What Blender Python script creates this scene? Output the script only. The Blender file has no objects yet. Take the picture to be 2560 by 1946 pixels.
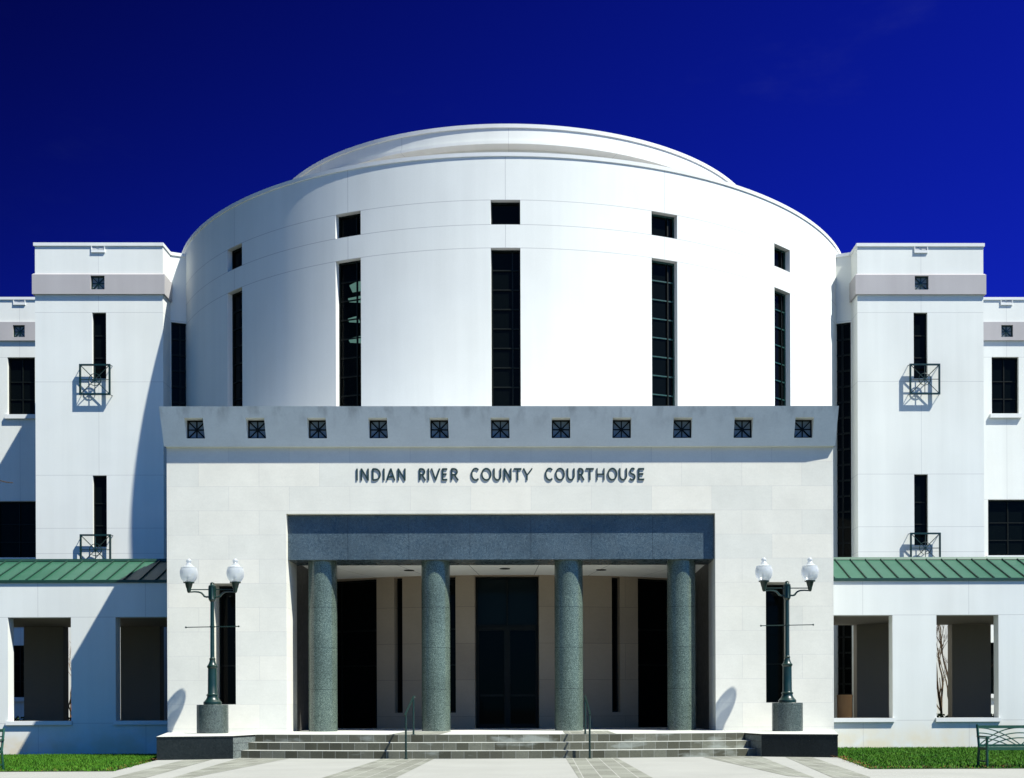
import bpy, math, random
from mathutils import Vector, Matrix
R_ = math.radians
random.seed(7)
C = bpy.context.scene.collection
SC = bpy.context.scene

# ------------------------------------------------------------------ camera
cam_d = bpy.data.cameras.new("camera"); cam = bpy.data.objects.new("camera", cam_d); C.objects.link(cam)
cam_d.sensor_width = 36; cam_d.lens = 36 * 2965.06 / 2560
cam_d.shift_x = (1280 - 1394.8) / 2560; cam_d.shift_y = (1770.6 - 973) / 2560
cam_d.clip_start = .1; cam_d.clip_end = 5000
YAW, ROLL = .010834, .003535
cam.matrix_world = Matrix.Translation((1.096, 0, 1.075)) @ Matrix.Rotation(-YAW, 4, 'Z') @ Matrix.Rotation(R_(90), 4, 'X') @ Matrix.Rotation(-ROLL, 4, 'Z')
SC.camera = cam
SC.view_settings.view_transform = 'Standard'; SC.view_settings.look = 'None'
SC.view_settings.gamma = 1; SC.view_settings.use_curve_mapping = False
SC.view_settings.exposure = .97

# ------------------------------------------------------------------ sky and sun
SUN = Vector((1.54, -1.0, 2.65)).normalized()
w = bpy.data.worlds.new("World"); SC.world = w; w.use_nodes = True
nt = w.node_tree; nt.nodes.clear()
sky = nt.nodes.new('ShaderNodeTexSky'); sky.sky_type = 'NISHITA'; sky.sun_disc = False
sky.sun_elevation = math.asin(SUN.z); sky.sun_rotation = math.atan2(SUN.x, SUN.y)
sky.air_density = 1.0; sky.dust_density = .1; sky.ozone_density = 3.0
# film sky: a deep polarised blue away from the sun, paler on the sun's side
gm = nt.nodes.new('ShaderNodeGamma'); gm.inputs[1].default_value = 1.25
def wmul(sock, col):
    m = nt.nodes.new('ShaderNodeMix'); m.data_type = 'RGBA'; m.blend_type = 'MULTIPLY'; m.inputs[0].default_value = 1
    m.inputs[7].default_value = (*col, 1); nt.links.new(sock, m.inputs[6]); return m.outputs[2]
def wrange(sock, a, b, c, d):
    m = nt.nodes.new('ShaderNodeMapRange'); m.interpolation_type = 'SMOOTHSTEP'
    for i, v in enumerate((a, b, c, d)): m.inputs[i + 1].default_value = v
    nt.links.new(sock, m.inputs[0]); return m.outputs[0]
def wdot(vec):
    d = nt.nodes.new('ShaderNodeVectorMath'); d.operation = 'DOT_PRODUCT'; d.inputs[1].default_value = vec
    nt.links.new(tc.outputs['Generated'], d.inputs[0]); return d.outputs['Value']
L = nt.links.new
tc = nt.nodes.new('ShaderNodeTexCoord')
L(sky.outputs[0], gm.inputs[0])
deep = wmul(gm.outputs[0], (.011, .021, .29))
ml = nt.nodes.new('ShaderNodeVectorMath'); ml.operation = 'SCALE'
wv = nt.nodes.new('ShaderNodeVectorMath'); wv.operation = 'MULTIPLY'; wv.inputs[1].default_value = (5, 5, 13); L(tc.outputs['Generated'], wv.inputs[0])
cn = nt.nodes.new('ShaderNodeTexNoise'); cn.inputs['Scale'].default_value = 1; cn.inputs['Detail'].default_value = 7; cn.inputs['Roughness'].default_value = .62; L(wv.outputs[0], cn.inputs['Vector'])
cm = nt.nodes.new('ShaderNodeMix'); cm.data_type = 'RGBA'; cm.inputs[7].default_value = (.55, .75, 1.6, 1)
L(wrange(cn.outputs[0], .56, .82, 0, .07), cm.inputs[0]); L(deep, cm.inputs[6]); deep = cm.outputs[2]
L(deep, ml.inputs[0]); L(wrange(wdot((.62, .25, -.62)), -.55, .30, .10, 1.0), ml.inputs['Scale'])
near_c = wmul(sky.outputs[0], (.058, .222, .45))
ns = nt.nodes.new('ShaderNodeVectorMath'); ns.operation = 'SCALE'
L(near_c, ns.inputs[0]); L(wrange(wdot(tuple(SUN)), -.1, .9, .72, 1.6), ns.inputs['Scale']); near = ns.outputs[0]
mx = nt.nodes.new('ShaderNodeMix'); mx.data_type = 'RGBA'
L(wrange(wdot((0, 1, 0)), -.35, .35, 1, 0), mx.inputs[0]); L(ml.outputs[0], mx.inputs[6]); L(near, mx.inputs[7])
bg = nt.nodes.new('ShaderNodeBackground'); bg.inputs[1].default_value = .12
out = nt.nodes.new('ShaderNodeOutputWorld')
L(mx.outputs[2], bg.inputs[0]); L(bg.outputs[0], out.inputs[0])
sd = bpy.data.lights.new("sun", 'SUN'); sun = bpy.data.objects.new("sun", sd); C.objects.link(sun)
sd.energy = 5.0; sd.angle = R_(.53); sd.color = (1, .985, .885)
sun.rotation_euler = (-SUN).to_track_quat('-Z', 'Y').to_euler()

# ------------------------------------------------------------------ helpers
class MB:
    def __init__(s): s.v = []; s.f = []; s.m = []; s.key = {}
    def vt(s, p):
        k = (round(p[0], 4), round(p[1], 4), round(p[2], 4))
        i = s.key.get(k)
        if i is None: i = s.key[k] = len(s.v); s.v.append(tuple(p))
        return i
    def poly(s, pts, m=0):
        ids = []
        for p in pts:
            i = s.vt(p)
            if i not in ids: ids.append(i)
        if len(ids) >= 3: s.f.append(ids); s.m.append(m)
    def box(s, x0, x1, y0, y1, z0, z1, m=0, mt=None):
        s.hexa([(x0, y0, z0), (x1, y0, z0), (x1, y1, z0), (x0, y1, z0)], [(x0, y0, z1), (x1, y0, z1), (x1, y1, z1), (x0, y1, z1)], m, mt)
    def hexa(s, b, t, m=0, mt=None):
        n = len(b); o = len(s.v); s.v += [tuple(p) for p in b] + [tuple(p) for p in t]
        s.f.append([o + i for i in reversed(range(n))]); s.m.append(m)
        s.f.append([o + n + i for i in range(n)]); s.m.append(m if mt is None else mt)
        for i in range(n):
            j = (i + 1) % n; s.f.append([o + i, o + j, o + n + j, o + n + i]); s.m.append(m)
    def prism(s, pl, z0, z1, m=0, mt=None): s.hexa([(x, y, z0) for x, y in pl], [(x, y, z1) for x, y in pl], m, mt)
    def lathe(s, prof, n=24, c=(0, 0), m=0, a0=0, a1=2 * math.pi):
        full = abs(a1 - a0 - 2 * math.pi) < 1e-6
        o = len(s.v); k = n if full else n + 1
        for z, r in prof:
            for i in range(k):
                a = a0 + (a1 - a0) * i / n; s.v.append((c[0] + r * math.sin(a), c[1] - r * math.cos(a), z))
        for j in range(len(prof) - 1):
            for i in range(n):
                i2 = (i + 1) % k
                s.f.append([o + j * k + i, o + j * k + i2, o + (j + 1) * k + i2, o + (j + 1) * k + i]); s.m.append(m)
    def disc(s, z, r, n=24, c=(0, 0), m=0):
        o = len(s.v); s.v += [(c[0] + r * math.sin(2 * math.pi * i / n), c[1] - r * math.cos(2 * math.pi * i / n), z) for i in range(n)]
        s.f.append(list(range(o, o + n))); s.m.append(m)
    def tube(s, pts, rad, n=6, m=0, cap=True):
        pts = [Vector(p) for p in pts]; o = len(s.v); K = len(pts)
        up = None
        for i, p in enumerate(pts):
            t = (pts[min(i + 1, K - 1)] - pts[max(i - 1, 0)]).normalized()
            if up is None: up = t.orthogonal().normalized()
            up = (up - t * up.dot(t)).normalized(); b = t.cross(up)
            r = rad[i] if isinstance(rad, (list, tuple)) else rad
            for j in range(n):
                a = 2 * math.pi * (j + .5) / n; s.v.append(tuple(p + (up * math.cos(a) + b * math.sin(a)) * r))
        for i in range(K - 1):
            for j in range(n):
                j2 = (j + 1) % n; s.f.append([o + i * n + j, o + i * n + j2, o + (i + 1) * n + j2, o + (i + 1) * n + j]); s.m.append(m)
        if cap: s.f.append([o + j for j in reversed(range(n))]); s.m.append(m); s.f.append([o + (K - 1) * n + j for j in range(n)]); s.m.append(m)
    def sphere(s, c, r, n=10, m=0):
        s.lathe([(c[2] - r * math.cos(math.pi * i / 6), max(r * math.sin(math.pi * i / 6), 1e-4)) for i in range(7)], n, (c[0], c[1]), m)
    def build(s, name, mats, parent=None, ang=35):
        org = ORG.get(parent.name, Vector()) if parent else Vector()
        me = bpy.data.meshes.new(name); me.from_pydata([(x - org.x, y - org.y, z - org.z) for x, y, z in s.v], [], s.f)
        if not isinstance(mats, (list, tuple)): mats = [mats]
        for m in mats: me.materials.append(m)
        me.polygons.foreach_set('material_index', s.m)
        if ang:
            me.polygons.foreach_set('use_smooth', [True] * len(me.polygons)); me.set_sharp_from_angle(angle=R_(ang))
        me.update()
        o = bpy.data.objects.new(name, me); C.objects.link(o)
        if parent: o.parent = parent; ORG[o.name] = org
        return o
ORG = {}
def tag(o, label=None, cat=None, group=None, kind=None):
    for k, v in (('label', label), ('category', cat), ('group', group), ('kind', kind)):
        if v: o[k] = v
    return o
def thing(name, loc, label, cat, group=None):
    o = bpy.data.objects.new(name, None); C.objects.link(o); o.location = loc; ORG[o.name] = Vector(loc); o.empty_display_size = .3
    return tag(o, label, cat, group)
def copy_tree(o, parent=None):
    c = o.copy(); C.objects.link(c)
    if parent: c.parent = parent
    for ch in list(o.children): copy_tree(ch, c)
    return c
def grid(mb, fn, us, zs, holes, depth, m=0, rm=0, skip=()):
    us = sorted(set([round(u, 6) for u in us] + [round(x, 6) for h in holes for x in h[:2]]))
    zs = sorted(set([round(u, 5) for u in zs] + [round(x, 5) for h in holes for x in h[2:4]]))
    def inside(u, z):
        for h in holes:
            if h[0] < u < h[1] and h[2] < z < h[3]: return True
        return False
    for i in range(len(us) - 1):
        for j in range(len(zs) - 1):
            if not inside((us[i] + us[i + 1]) / 2, (zs[j] + zs[j + 1]) / 2):
                mb.poly([fn(us[i], zs[j], 0), fn(us[i + 1], zs[j], 0), fn(us[i + 1], zs[j + 1], 0), fn(us[i], zs[j + 1], 0)], m)
    for h in holes:
        d = h[4] if len(h) > 4 else depth
        uu = [u for u in us if h[0] - 1e-6 <= u <= h[1] + 1e-6]; zz = [z for z in zs if h[2] - 1e-6 <= z <= h[3] + 1e-6]
        for a, b in zip(uu, uu[1:]):
            mb.poly([fn(a, h[3], 0), fn(b, h[3], 0), fn(b, h[3], d), fn(a, h[3], d)], rm)
            mb.poly([fn(a, h[2], 0), fn(a, h[2], d), fn(b, h[2], d), fn(b, h[2], 0)], rm)
        for a, b in zip(zz, zz[1:]):
            mb.poly([fn(h[0], a, 0), fn(h[0], b, 0), fn(h[0], b, d), fn(h[0], a, d)], rm)
            mb.poly([fn(h[1], a, 0), fn(h[1], a, d), fn(h[1], b, d), fn(h[1], b, 0)], rm)
def bar(mb, fn, ua, ub, za, zb, d0, d1, m=0):
    mb.hexa([fn(ua, za, d0), fn(ub, za, d0), fn(ub, za, d1), fn(ua, za, d1)], [fn(ua, zb, d0), fn(ub, zb, d0), fn(ub, zb, d1), fn(ua, zb, d1)], m)
def window(parent, fn, u0, u1, z0, z1, d, fu, fz, hz=(), vu=(), mf=None, mp=None, bu=None, bz=.035, star=False, name='window', dep=.05):
    """frame bars as one mesh, the glass as its child"""
    bu = bu or fu * .7
    f = MB(); e = .0005
    bar(f, fn, u0, u0 + fu, z0, z1, d - dep, d + .01); bar(f, fn, u1 - fu, u1, z0, z1, d - dep, d + .01)
    bar(f, fn, u0 + fu, u1 - fu, z0, z0 + fz, d - dep, d + .01); bar(f, fn, u0 + fu, u1 - fu, z1 - fz, z1, d - dep, d + .01)
    vs = sorted(vu)
    for x in vs: bar(f, fn, x - bu / 2, x + bu / 2, z0 + fz, z1 - fz, d - dep * .8, d + .008)
    for z in hz: bar(f, fn, u0 + fu, u1 - fu, z - bz / 2, z + bz / 2, d - dep * .7, d + .006)
    if star:
        uc, zc = (u0 + u1) / 2, (z0 + z1) / 2; h = (u1 - u0) / 2 - fu * .5
        for k in range(4):
            a = k * math.pi / 4; rr = h * (1.36 if k % 2 else 1); q = .0125 + .0008 * k
            dx, dz = math.cos(a), math.sin(a); nx, nz = -dz * q, dx * q
            P = [(uc - dx * rr - nx, zc - dz * rr - nz), (uc + dx * rr - nx, zc + dz * rr - nz), (uc + dx * rr + nx, zc + dz * rr + nz), (uc - dx * rr + nx, zc - dz * rr + nz)]
            dd = d - dep * .5 - .002 * k
            f.hexa([fn(x, z, dd) for x, z in P], [fn(x, z, d + .004) for x, z in P])
    fo = f.build(name, mf, parent, ang=None)
    p = MB(); n = 1
    p.poly([fn(u0, z0, d), fn(u1, z0, d), fn(u1, z1, d), fn(u0, z1, d)])
    p.build('pane', mp, fo, ang=None)
    return fo

# ------------------------------------------------------------------ materials
class NT:
    def __init__(s, name):
        s.mat = bpy.data.materials.new(name); s.mat.use_nodes = True; s.t = s.mat.node_tree
        s.b = s.t.nodes['Principled BSDF']; s._pos = None
    def n(s, typ, ins=None, **props):
        nd = s.t.nodes.new('ShaderNode' + typ)
        for k, v in props.items(): setattr(nd, k, v)
        for k, v in (ins or {}).items(): s.set(nd.inputs[k], v)
        return nd
    def set(s, sock, v):
        if isinstance(v, bpy.types.NodeSocket): s.t.links.new(v, sock)
        elif isinstance(v, (tuple, list)) and len(v) == 3 and sock.type == 'RGBA': sock.default_value = (*v, 1)
        else: sock.default_value = v
    def p(s, **kw):
        for k, v in kw.items(): s.set(s.b.inputs[k.replace('_', ' ')], v)
    @property
    def pos(s):
        if not s._pos: s._pos = s.n('NewGeometry').outputs['Position']
        return s._pos
    def xyz(s):
        q = s.n('SeparateXYZ', {0: s.pos}).outputs; return q[0], q[1], q[2]
    def math(s, op, a, b=0, c=None):
        i = {0: a, 1: b}
        if c is not None: i[2] = c
        return s.n('Math', i, operation=op).outputs[0]
    def noise(s, scale, detail=3, rough=.55, vec=None, stretch=None):
        v = vec or s.pos
        if stretch: v = s.n('VectorMath', {0: v, 1: stretch}, operation='MULTIPLY').outputs[0]
        return s.n('TexNoise', {'Vector': v, 'Scale': scale, 'Detail': detail, 'Roughness': rough}).outputs[0]
    def rng(s, v, a, b, c, d): return s.n('MapRange', {0: v, 1: a, 2: b, 3: c, 4: d}).outputs[0]
    def mix(s, f, a, b, mode='MIX'):
        m = s.n('Mix', data_type='RGBA', blend_type=mode); s.set(m.inputs[0], f); s.set(m.inputs[6], a if not isinstance(a, tuple) else (*a[:3], 1)); s.set(m.inputs[7], b if not isinstance(b, tuple) else (*b[:3], 1)); return m.outputs[2]
    def bump(s, h, strength=.2, dist=.01): s.set(s.b.inputs['Normal'], s.n('Bump', {'Height': h, 'Strength': strength, 'Distance': dist}).outputs[0])

def stucco(name, base, zj=(), xj=(), drum=None, rough=.85, jw=.009, var=.085, tint=(1.0, .98, .95)):
    t = NT(name); x, y, z = t.xyz()
    big = t.rng(t.noise(.35, 4), .3, .7, 1 - var, 1.0); st = t.rng(t.noise(1.0, 4, stretch=(2.2, 2.2, .1)), .35, .7, 1 - var * .7, 1.0)
    fine = t.rng(t.noise(35, 2), .3, .7, .97, 1.0)
    f = t.math('MULTIPLY', t.math('MULTIPLY', big, st), fine)
    col = t.mix(t.rng(t.noise(.22, 2), .4, .65, 0, .5), base, tuple(a * b for a, b in zip(base, tint)))
    col = t.n('VectorMath', {0: col, 'Scale': f}, operation='SCALE').outputs[0]
    if 'arcade' in name: col = t.mix(t.math('MULTIPLY', t.rng(z, .1, .75, 1, 0), t.rng(t.noise(1.5, 4), .38, .62, 0, .8)), col, (.60, .53, .38))
    mask = None
    for q in zj:
        m = t.math('COMPARE', z, q, jw); mask = m if mask is None else t.math('MAXIMUM', mask, m)
    for q in xj:
        m = t.math('COMPARE', t.math('ABSOLUTE', x), q, jw * .8); mask = m if mask is None else t.math('MAXIMUM', mask, m)
    if drum:
        a = t.math('ARCTAN2', x, t.math('SUBTRACT', 46.97, y))
        for q in drum:
            m = t.math('COMPARE', t.math('ABSOLUTE', a), q, .0006); mask = m if mask is None else t.math('MAXIMUM', mask, m)
    if mask is not None: col = t.mix(t.math('MULTIPLY', mask, .62 if drum else .45), col, (.25, .25, .27))
    t.p(Base_Color=col, Roughness=rough); t.b.inputs['Specular IOR Level'].default_value = .2
    t.bump(t.noise(55, 3), .12, .004)
    return t.mat
def limestone(name, c1, c2, mortar, joints=True, stain=0, spec=.25, rough=.75, bw=1.525, bh=.6105, oz=.584, ox=.7625):
    t = NT(name); x, y, z = t.xyz()
    u = t.math('ADD', t.math('ADD', x, y), ox - 30); v = t.math('SUBTRACT', z, oz - 6.105)
    vec = t.n('CombineXYZ', {0: u, 1: v}).outputs[0]
    if joints:
        bk = t.n('TexBrick', {'Vector': vec, 'Color1': c1, 'Color2': c2, 'Mortar': mortar, 'Scale': 1, 'Mortar Size': .0055, 'Mortar Smooth': .3, 'Bias': 0, 'Brick Width': bw, 'Row Height': bh}, offset=.5, squash=1)
        col = bk.outputs[0]
    else: col = t.mix(t.noise(.8, 3), c1, c2)
    f = t.math('MULTIPLY', t.rng(t.noise(1.3, 5), .3, .7, .93, 1.03), t.rng(t.noise(22, 3), .3, .7, .965, 1.02))
    f = t.math('MULTIPLY', f, t.rng(t.noise(5, 4, stretch=(1, 1, 2.5)), .35, .65, .98, 1.01))
    if stain:
        s_ = t.math('MULTIPLY', t.rng(z, 8.05, 8.5, 0, 1), t.rng(t.noise(2.4, 4, stretch=(1.3, 1, .5)), .48, .68, 0, 1))
        f = t.math('MULTIPLY', f, t.math('SUBTRACT', 1, t.math('MULTIPLY', s_, stain)))
    col = t.n('VectorMath', {0: col, 'Scale': f}, operation='SCALE').outputs[0]
    t.p(Base_Color=col, Roughness=rough); t.b.inputs['Specular IOR Level'].default_value = spec
    t.bump(t.noise(40, 3), .12, .004)
    return t.mat
def granite(name, dark, light, rough=.22, scale=30, zj=(), xj=(), thr=(.42, .6), spec=.5):
    t = NT(name); x, y, z = t.xyz()
    a = t.rng(t.noise(scale, 3, .7), thr[0], thr[1], 0, 1)
    b = t.rng(t.noise(scale * .28, 4, .7), .42, .66, 0, .45)
    c = t.rng(t.noise(1.1, 3), .35, .65, .82, 1.1)
    col = t.mix(a, dark, light); col = t.mix(b, col, tuple(q * .5 for q in dark))
    col = t.n('VectorMath', {0: col, 'Scale': c}, operation='SCALE').outputs[0]
    mask = None
    for q in zj:
        m = t.math('COMPARE', z, q, .006); mask = m if mask is None else t.math('MAXIMUM', mask, m)
    for q in xj:
        m = t.math('COMPARE', x, q, .007); mask = m if mask is None else t.math('MAXIMUM', mask, m)
    if mask is not None: col = t.mix(t.math('MULTIPLY', mask, .7), col, (.01, .012, .014))
    t.p(Base_Color=col, Roughness=t.rng(t.noise(4, 3), .3, .7, rough * .8, rough * 1.25)); t.b.inputs['Specular IOR Level'].default_value = spec
    return t.mat
def plain(name, col, rough=.5, metal=0, spec=.5, var=.12, sc=3):
    t = NT(name)
    c = t.n('VectorMath', {0: tuple(col), 'Scale': t.rng(t.noise(sc, 4), .3, .7, 1 - var, 1 + var)}, operation='SCALE').outputs[0]
    t.p(Base_Color=c, Roughness=t.rng(t.noise(sc * 2.5, 3), .3, .7, rough * .85, min(1, rough * 1.15)), Metallic=metal); t.b.inputs['Specular IOR Level'].default_value = spec
    return t.mat
def glass(name, col=(.002, .003, .003), rough=.03, spec=.05):
    t = NT(name); t.p(Base_Color=(*col, 1), Roughness=rough); t.b.inputs['Specular IOR Level'].default_value = spec
    t.bump(t.noise(.9, 2), .03, .02)
    return t.mat
def paver(name, c1, c2, mortar, bw, bh, angle=0, ms=.008, coords='xy', bump=.2, lo=.8, grain=30, stain=None):
    t = NT(name); x, y, z = t.xyz()
    if coords == 'xy': vec = t.n('CombineXYZ', {0: y, 1: x}).outputs[0]
    else: vec = t.n('CombineXYZ', {0: t.math('ADD', x, t.math('MULTIPLY', y, .15)), 1: z}).outputs[0]
    bk = t.n('TexBrick', {'Vector': vec, 'Color1': c1, 'Color2': c2, 'Mortar': mortar, 'Scale': 1, 'Mortar Size': ms, 'Mortar Smooth': .2, 'Bias': -.1, 'Brick Width': bw, 'Row Height': bh}, offset=.5)
    f = t.math('MULTIPLY', t.rng(t.noise(grain, 4, .7), .3, .7, lo, 1.08), t.rng(t.noise(1.2, 3), .3, .7, .85, 1.1))
    col = t.n('VectorMath', {0: bk.outputs[0], 'Scale': f}, operation='SCALE').outputs[0]
    if stain: col = t.mix(t.math('MULTIPLY', t.rng(t.noise(1.1, 4, stretch=(1, 1, 3)), .56, .68, 0, .55), 1), col, stain)
    t.p(Base_Color=col, Roughness=.8); t.b.inputs['Specular IOR Level'].default_value = .25
    t.bump(t.math('ADD', t.noise(30, 3), t.math('MULTIPLY', bk.outputs[1], -1.5)), bump, .006)
    return t.mat

AD, WH = .3796, .428                       # angular pitch and half width of the rotunda windows
ZL1, ZL2, ZL3 = 15.772, 15.063, 14.386
m_drum = stucco('white_stucco_rotunda', (.69, .71, .68), (ZL1, ZL2, ZL3), (), (0, AD, 2 * AD, 3 * AD))
m_tower = stucco('white_stucco_tower', (.69, .71, .68), (14.48, 12.14, 8.99, 6.35, 3.9, 16.2 - 9), (13.93,))
m_wing = stucco('white_stucco_wing', (.69, .71, .68), (14.59, 9.09, 4.2), (19.0,))
m_arc = stucco('white_stucco_arcade', (.675, .70, .68), (3.64, .70), (9.97, 12.94, 15.91), tint=(1.0, .97, .92))
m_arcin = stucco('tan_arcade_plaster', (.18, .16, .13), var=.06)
m_trim = stucco('white_trim', (.665, .685, .68), var=.08)
m_band = stucco('grey_cast_stone', (.40, .385, .39), var=.1)
m_lime = limestone('limestone_blocks', (.665, .648, .57), (.60, .60, .54), (.52, .51, .47))
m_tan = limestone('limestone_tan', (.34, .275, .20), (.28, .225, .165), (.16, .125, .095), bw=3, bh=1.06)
m_frz = limestone('limestone_frieze', (.72, .745, .71), (.65, .675, .645), (.5, .5, .48), joints=False, stain=.30)
m_lint = granite('dark_blue_granite', (.018, .032, .045), (.115, .16, .185), .28, 62, xj=(-3.9, -2.35, -.8, .75, 2.3, 3.85))
m_colm = granite('green_grey_granite', (.018, .03, .026), (.175, .23, .19), .17, 82, zj=(3.67, 2.63, 1.57), thr=(.40, .62))
m_ped = granite('grey_granite_pedestal', (.015, .022, .02), (.11, .14, .125), .3, 70)
m_plin = granite('black_granite', (.005, .008, .008), (.016, .020, .020), .28, 60, spec=.22)
m_plin2 = granite('grey_flamed_granite', (.08, .10, .095), (.20, .23, .215), .6, 30, zj=(.165, .33))
m_glass = glass('dark_glass'); m_glass3 = glass('pale_glass', (.24, .27, .28), .2); m_glass2 = glass('frieze_glass', (.20, .26, .30), .2)
m_gframe = plain('dark_green_frame', (.010, .045, .038), .4)
m_black = plain('black_frame', (.004, .006, .005), .5, spec=.15)
m_green = plain('green_painted_iron', (.003, .019, .0145), .33)
m_letter = plain('green_bronze_letters', (.004, .024, .024), .5)
m_bench = plain('bench_green', (.006, .05, .028), .4)
m_ceil = plain('portico_plaster', (.72, .70, .66), .8, spec=.2, var=.03)
m_wood = plain('tan_panel', (.30, .17, .08), .6)
m_slat = plain('grey_metal_box', (.45, .46, .47), .5)

def roof_mat():
    t = NT('green_metal_roof')
    c = t.mix(t.rng(t.noise(.8, 4), .35, .65, 0, 1), (.020, .083, .049), (.029, .10, .062))
    c = t.n('VectorMath', {0: c, 'Scale': t.rng(t.noise(9, 3), .3, .7, .93, 1.05)}, operation='SCALE').outputs[0]
    t.p(Base_Color=c, Roughness=.42); t.b.inputs['Specular IOR Level'].default_value = .4
    return t.mat
m_roof = roof_mat(); m_seam = plain('dark_green_trim', (.006, .035, .022), .45)

def concrete(name='pale_concrete', base=(.30, .305, .28)):
    t = NT(name); x, y, z = t.xyz()
    f = t.math('MULTIPLY', t.rng(t.noise(.7, 5), .3, .7, .90, 1.02), t.rng(t.noise(45, 3), .3, .7, .95, 1.03))
    c = t.n('VectorMath', {0: base, 'Scale': f}, operation='SCALE').outputs[0]
    j = t.math('MAXIMUM', t.math('COMPARE', t.math('MODULO', t.math('ADD', y, 40.3), 3.0), 1.5, .008), t.math('COMPARE', t.math('MODULO', t.math('ADD', x, 60), 3.05), 1.0, .008))
    c = t.mix(t.math('MULTIPLY', j, .35), c, (.25, .25, .23))
    c = t.mix(t.rng(t.noise(2.2, 4), .62, .8, 0, .25), c, (.35, .34, .30))
    t.p(Base_Color=c, Roughness=.85); t.b.inputs['Specular IOR Level'].default_value = .2
    t.bump(t.noise(80, 3), .15, .003)
    return t.mat
m_conc = concrete(); m_land = concrete('landing_concrete', (.48, .49, .45))
m_pave = paver('grey_stone_pavers', (.17, .175, .145), (.24, .25, .21), (.33, .33, .30), .61, .28, bump=.15, lo=.85)
m_riser = paver('dark_stone_risers', (.055, .056, .038), (.15, .155, .12), (.24, .25, .22), .275, .165, ms=.0045, coords='xz', stain=(.30, .33, .30))
m_tread = paver('stone_treads', (.34, .35, .32), (.40, .41, .375), (.42, .42, .39), .40, .40, bump=.1, lo=.9)
def grass_mat(name, a, b):
    t = NT(name)
    c = t.mix(t.rng(t.noise(1.1, 4), .35, .65, 0, 1), a, b)
    c = t.n('VectorMath', {0: c, 'Scale': t.rng(t.noise(30, 3), .25, .75, .65, 1.3)}, operation='SCALE').outputs[0]
    t.p(Base_Color=c, Roughness=.7); t.b.inputs['Specular IOR Level'].default_value = .15
    return t.mat
m_soil = grass_mat('lawn_soil', (.016, .040, .006), (.028, .052, .008))
m_blade = grass_mat('grass_blades', (.032, .125, .006), (.06, .15, .009))
m_earth = grass_mat('ground_earth', (.05, .06, .03), (.06, .06, .035))
m_bark = plain('grey_brown_bark', (.07, .05, .032), .85, spec=.1, var=.3, sc=12)
m_bark2 = plain('rusty_bark', (.16, .075, .03), .85, spec=.1, var=.3, sc=12)
m_hedge = grass_mat('hedge_leaves', (.012, .035, .008), (.02, .05, .012))
def globe_mat():
    t = NT('milky_acrylic'); o = t.t.nodes['Material Output']; t.t.nodes.remove(t.b)
    tr = t.n('BsdfTransparent', {0: (.80, .83, .85, 1)}); tl = t.n('BsdfTranslucent', {0: (.82, .85, .86, 1)}); df = t.n('BsdfDiffuse', {0: (.80, .83, .85, 1)}); gl = t.n('BsdfGlossy', {0: (1, 1, 1, 1), 1: .12})
    lw = t.n('LayerWeight', {0: .35})
    a = t.n('MixShader', {0: .5, 1: tl.outputs[0], 2: df.outputs[0]}).outputs[0]
    b = t.n('MixShader', {0: t.rng(lw.outputs['Facing'], 0, 1, .40, .85), 1: tr.outputs[0], 2: a}).outputs[0]
    c = t.n('MixShader', {0: t.rng(lw.outputs['Fresnel'], 0, 1, .03, .5), 1: b, 2: gl.outputs[0]}).outputs[0]
    t.t.links.new(c, o.inputs[0]); return t.mat
m_globe = globe_mat()

# ------------------------------------------------------------------ ground, plaza, lawns
g = MB(); g.poly([(-900, -900, -.3), (900, -900, -.3), (900, 900, -.3), (-900, 900, -.3)])
tag(g.build('ground', m_earth, ang=None), kind='structure')
g = MB()
g.poly([(-40, 15, 0), (40, 15, 0), (40, 20.25, 0), (6.70, 20.40, 0), (7.33, 25.2, 0), (8.42, 29.9, 0), (-8.42, 29.9, 0), (-7.13, 25.2, 0), (-6.42, 20.7, 0), (-40, 20.6, 0)])
tag(g.build('plaza', m_conc, ang=None), kind='structure')
g = MB(); g.poly([(-200, -14, -.02), (200, -14, -.02), (200, 14.8, -.02), (-200, 14.8, -.02)])
tag(g.build('unseen_road', plain('asphalt', (.035, .035, .037), .9, spec=.15), ang=None), kind='structure')  # out of view; dark surface added to cut light bounced off the ground
def band(pts):
    b = MB(); b.poly([(x, y, .004) for x, y in pts]); tag(b.build('paving_band', m_pave, ang=None), kind='structure')
band([(-2.36, 15), (-1.2, 15), (-1.28, 25.35), (-2.40, 25.40)]); band([(1.64, 15), (2.78, 15), (2.63, 25.45), (1.54, 25.35)])
band([(-4.74, 18.5), (-4.46, 18.5), (-4.46, 25.78), (-5.62, 26.1)]); band([(4.88, 18.5), (5.19, 18.0), (5.82, 26.1), (4.52, 25.7)])
band([(-5.62, 18.0), (-5.10, 18.0), (-6.03, 25.5), (-6.58, 25.3)]); band([(5.47, 18.0), (6.05, 18.0), (6.82, 25.35), (6.28, 25.55)])
fl = MB()
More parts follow.
